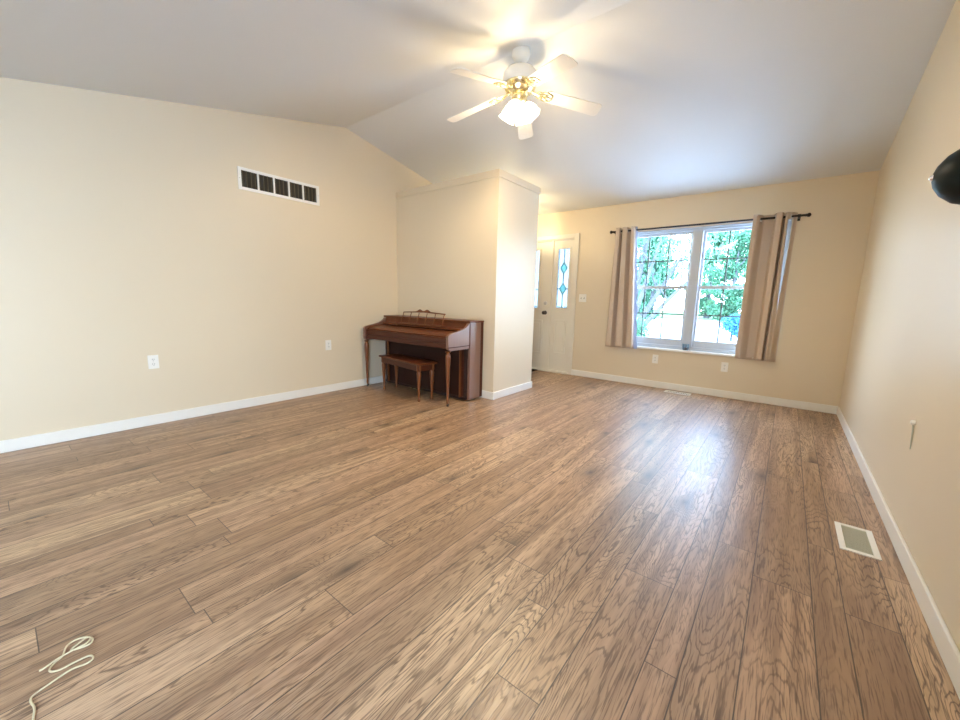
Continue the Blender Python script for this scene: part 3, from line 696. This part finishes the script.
outlet('white duplex outlet below the window near the wider corner-side curtain', (-0.537, YF, 0.375), 0)
pg_ = tag(empty('wall_peg', (XR, 2.69, 0.59)), 'small white peg with a thin grey tail on the bare wall above the floor register', 'peg')
MB().lathe([(0.012, 0), (0.013, 0.010), (0.009, 0.016), (0.001, 0.018)], (XR, 2.69, 0.59), (-1, 0, 0), 16).build('peg_head', MT['plate'], pg_, (XR, 2.69, 0.59), smooth=True)
MB().tube([(XR-0.006, 2.689, 0.588), (XR-0.004, 2.686, 0.55), (XR-0.003, 2.682, 0.51), (XR-0.002, 2.680, 0.46)], [0.004, 0.0035, 0.003, 0.0015], 8).build('tail', MT['vent_grey'], pg_, (XR, 2.69, 0.59), smooth=True)
outlet('double toggle light switch beside the front door sidelite', (-2.418, YF, 1.175), 0, 'light_switch')

# ------------------------------------------------------------------ cord, door mat, glass cup, stand-in dome
def smooth_path(pts, n=8):
    out = []; P = [Vector(p) for p in pts]
    for i in range(len(P)-1):
        a, b, c, d = P[max(i-1, 0)], P[i], P[i+1], P[min(i+2, len(P)-1)]
        for k in range(n):
            t = k/n; out.append(0.5*((2*b) + (c-a)*t + (2*a-5*b+4*c-d)*t*t + (3*b-a-3*c+d)*t**3))
    return out + [P[-1]]
cp_ = [(-1.30, -0.06), (-1.38, -0.05), (-1.444, -0.043), (-1.482, -0.039), (-1.518, -0.044), (-1.536, -0.037), (-1.548, -0.008), (-1.563, 0.037), (-1.555, 0.069), (-1.563, 0.085), (-1.584, 0.08), (-1.588, 0.048), (-1.587, 0.018), (-1.598, 0.0), (-1.615, -0.001), (-1.632, 0.011), (-1.645, 0.027), (-1.676, 0.039), (-1.688, 0.058), (-1.679, 0.081), (-1.655, 0.095), (-1.634, 0.088), (-1.636, 0.066), (-1.645, 0.047), (-1.652, 0.05), (-1.662, 0.07), (-1.668, 0.086), (-1.655, 0.091), (-1.640, 0.078), (-1.637, 0.045), (-1.632, 0.017), (-1.619, -0.01), (-1.617, -0.022)]
zz = lambda i: 0.0032 + (0.005 if i > 16 else 0) + (0.003 if i > 24 else 0)
tag(MB().tube(smooth_path([(x, y, zz(i)) for i, (x, y) in enumerate(cp_)]), 0.0026, 8).build('cord', MT['rope'], None, (-1.6, 0.0, 0), smooth=True), 'thin cream cord lying in loose loops on the bare floor', 'cord')
tag(MB().box(-3.85, -3.10, 5.00, 5.46, 0.0, 0.012).build('door_mat', MT['mat'], None, (-3.47, 5.23, 0), bevel=0.004), 'black mat lying before the front door', 'mat')
cup = tag(empty('glass_cup', (-0.985, YF+0.004, WZ0)), 'small clear bluish glass cup on the window sill before the mullion', 'cup')
CO = (-0.985, YF+0.004, WZ0)
MB().lathe([(0.001, 0.0), (0.030, 0.0), (0.036, 0.02), (0.040, 0.085), (0.037, 0.085), (0.033, 0.02), (0.028, 0.006), (0.001, 0.005)], CO, n=24, cap=False).build('cup_body', MT['blueglass'], cup, CO, smooth=True)
MB().lathe([(0.027, 0.007), (0.0325, 0.02), (0.033, 0.028), (0.004, 0.026), (0.003, 0.05), (0.0005, 0.05)], CO, n=20).build('wax', MT['wax'], cup, CO, smooth=True)
sc_ = tag(empty('edge_blur_dome', (XR, 2.26, 1.615)), 'dark dome standing in for an unknown blurred object, with a bright tip at the right picture edge', 'stand-in dome')  # dome added in place of an unidentified dark blur near the lens
SO = (XR, 2.26, 1.615)
MB().lathe([(0.06, 0.0), (0.06, 0.012), (0.045, 0.018)], SO, (-1, 0, 0), 28).build('back_plate', MT['edge_dome'], sc_, SO, smooth=True)
MB().lathe([(0.045, 0.014), (0.085, 0.022), (0.105, 0.045), (0.108, 0.07), (0.098, 0.105), (0.070, 0.140), (0.040, 0.160), (0.015, 0.168)], SO, (-1, 0, 0), 36).build('dome', MT['edge_dome'], sc_, SO, smooth=True)
MB().sphere((XR-0.166, 2.26, 1.615), 0.012, 8).build('finial', MT['glint'], sc_, SO, smooth=True)  # bright ball put where the dark shape has a blurred highlight

# ------------------------------------------------------------------ outside: lawn, street, trees
struct(MB().box(-60, -3.2, YF+0.16, 17.5, -0.55, -0.35).build('ground', MT['grass']))
struct(MB().box(-3.2, 40, YF+0.16, 17.5, -0.55, -0.35).build('bounce_ground', MT['bounce_paving']))  # unseen pale ground, added to bounce daylight up to the ceiling
struct(MB().box(-60, 40, 17.5, 40, -0.55, -0.34).build('street', MT['concrete']))
struct(MB().box(-60, 40, 40, 90, -0.55, -0.35).build('ground_far', MT['grass']))
struct(MB().box(XR+0.16, 16, -14, YF+0.10, -0.4, -0.12).build('bounce_ground_back', MT['bounce_paving']))  # unseen ground, made white to throw daylight in through the side door

def leaves(m, c, rad, n, size, rnd, flat=0.75):
    for _ in range(n):
        while True:
            p = Vector((rnd.uniform(-1, 1), rnd.uniform(-1, 1), rnd.uniform(-1, 1)))
            if 0.25 < p.length < 1: break
        p = Vector((p.x*rad[0], p.y*rad[1], p.z*rad[2])) + c
        q = Euler((rnd.uniform(0, 6.3), rnd.uniform(0, 6.3), rnd.uniform(0, 6.3))).to_matrix(); s = size*rnd.uniform(0.6, 1.3)
        vs = [m.bm.verts.new(p + q @ Vector(v)) for v in ((-s*0.5, 0, 0), (0, -s*0.28, 0.05*s), (s*0.6, 0, 0), (0, s*0.28, 0.05*s))]
        m.face(vs)
def tree(label, x, y, h, spread, lm, seed, nl=2600, size=0.16, trunk=0.16, base_z=-0.35, lean=None, crown_lo=0.25):
    rnd = random.Random(seed)
    r = tag(empty('tree', (x, y, base_z)), label, 'tree', 'trees outside the front window'); O = (x, y, base_z)
    t = MB(); tops = []
    ht = h*0.45
    if lean:
        for (dx, dy, dz, r0) in lean:
            e = Vector((x+dx, y+dy, base_z+dz)); mid = Vector((x+dx*0.45, y+dy*0.45, base_z+dz*0.38+0.2))
            t.tube(smooth_path([(x, y, base_z-0.1), tuple(mid), tuple(e)], 6), [r0*(1-0.8*i/12) for i in range(13)], 8); tops.append(e)
            for q in range(2):
                d = Vector((rnd.uniform(-0.5, 0.5), rnd.uniform(-0.3, 0.3), rnd.uniform(0.5, 1.0)))*1.2
                t.tube([mid+(e-mid)*(0.3+0.3*q), mid+(e-mid)*(0.3+0.3*q)+d], [r0*0.35, r0*0.08], 6)
    else:
        t.tube([(x, y, base_z-0.1), (x+rnd.uniform(-.1, .1), y, base_z+ht*0.5), (x, y, base_z+ht), (x+rnd.uniform(-.2, .2), y, base_z+h*0.8)], [trunk, trunk*0.8, trunk*0.6, trunk*0.15], 10)
        for k in range(7):
            a = rnd.uniform(0, 6.28); z = base_z+ht*rnd.uniform(0.6, 1.2); L = spread*rnd.uniform(0.5, 0.9)
            t.tube([(x, y, z), (x+math.cos(a)*L*0.5, y+math.sin(a)*L*0.5, z+L*0.35), (x+math.cos(a)*L, y+math.sin(a)*L, z+L*0.8)], [trunk*0.35, trunk*0.22, trunk*0.06], 6)
    t.build('trunk', MT['bark'], r, O, smooth=True)
    m = MB(); nb = 16
    for k in range(nb):
        a = rnd.uniform(0, 6.28); rr = spread*math.sqrt(rnd.uniform(0, 1))*0.75; f = rnd.uniform(crown_lo, 0.92)
        w_ = 1.0 - 0.55*max(0, f-0.5)/0.5
        c = Vector((x+rr*w_*math.cos(a), y+rr*w_*math.sin(a), base_z+h*f)); s_ = spread*rnd.uniform(0.28, 0.48)
        leaves(m, c, (s_, s_, s_*0.75), nl//nb, size, rnd)
    m.build('foliage', lm, r, O)
    return r
tree('broad tree with several leaning grey stems on the lawn outside the window', -4.35, 13.5, 7.0, 3.0, MT['leaf2'], 11, 9000, 0.12, crown_lo=0.36,
     lean=[(0.5, 0.2, 3.8, 0.15), (1.5, 0.3, 2.9, 0.14), (-0.6, 0.1, 3.8, 0.15), (0.95, -0.1, 3.5, 0.13), (2.0, 0.4, 2.5, 0.12), (-1.4, 0.3, 3.2, 0.12)])
tree('tall dense tree across the street behind the leaning stems', -12.5, 44, 11, 2.9, MT['leaf'], 12, 7500, 0.32, 0.3, crown_lo=0.06)
tree('pale leafy tree across the street near the middle of the window', -6.6, 46, 11, 2.9, MT['leaf2'], 13, 7500, 0.32, 0.3, crown_lo=0.07)
tree('dark leafy tree across the street behind the corner-side curtain', -0.7, 44, 11, 2.9, MT['leaf3'], 14, 7500, 0.32, 0.3, crown_lo=0.06)
tree('tall tree across the street far toward the front door', -18.4, 46, 11, 2.9, MT['leaf'], 16, 6000, 0.32, 0.3, crown_lo=0.06)
tree('tall tree across the street beyond the bare corner', 5.2, 45, 11, 2.9, MT['leaf2'], 17, 6000, 0.32, 0.3, crown_lo=0.06)
tree('leafy tree beyond the lawn behind the second sash pair', -3.6, 36.5, 8, 2.3, MT['leaf'], 18, 6500, 0.26, 0.2, crown_lo=0.07)
tree('leafy tree beyond the lawn behind the first sash pair', -9.6, 36.5, 8.5, 2.3, MT['leaf3'], 19, 6500, 0.26, 0.2, crown_lo=0.07)
def shrub(label, x, y, z0, w_, h, n, size, lm, seed):
    r = tag(empty('shrub', (x, y, z0)), label, 'shrub'); rnd = random.Random(seed); m = MB()
    for k in range(8): leaves(m, Vector((x+rnd.uniform(-.5, .5)*w_, y+rnd.uniform(-.4, .4)*w_, z0+h*rnd.uniform(0.25, 0.8))), (w_*0.5, w_*0.5, h*0.28), n, size, rnd)
    m.build('foliage', lm, r, (x, y, z0))
    MB().tube([(x, y, z0-0.05), (x, y, z0+h*0.6)], [0.05, 0.02], 8).build('stem', MT['bark'], r, (x, y, z0))
shrub('rounded bluish shrub by the street, low in the window beside the corner-side curtain', -1.72, 18.6, -0.35, 0.75, 1.15, 420, 0.10, MT['spruce'], 5)
shrub('low green shrub at the foot of the leaning tree outside the window', -3.78, 12.6, -0.35, 0.6, 1.1, 420, 0.08, MT['leaf2'], 6)
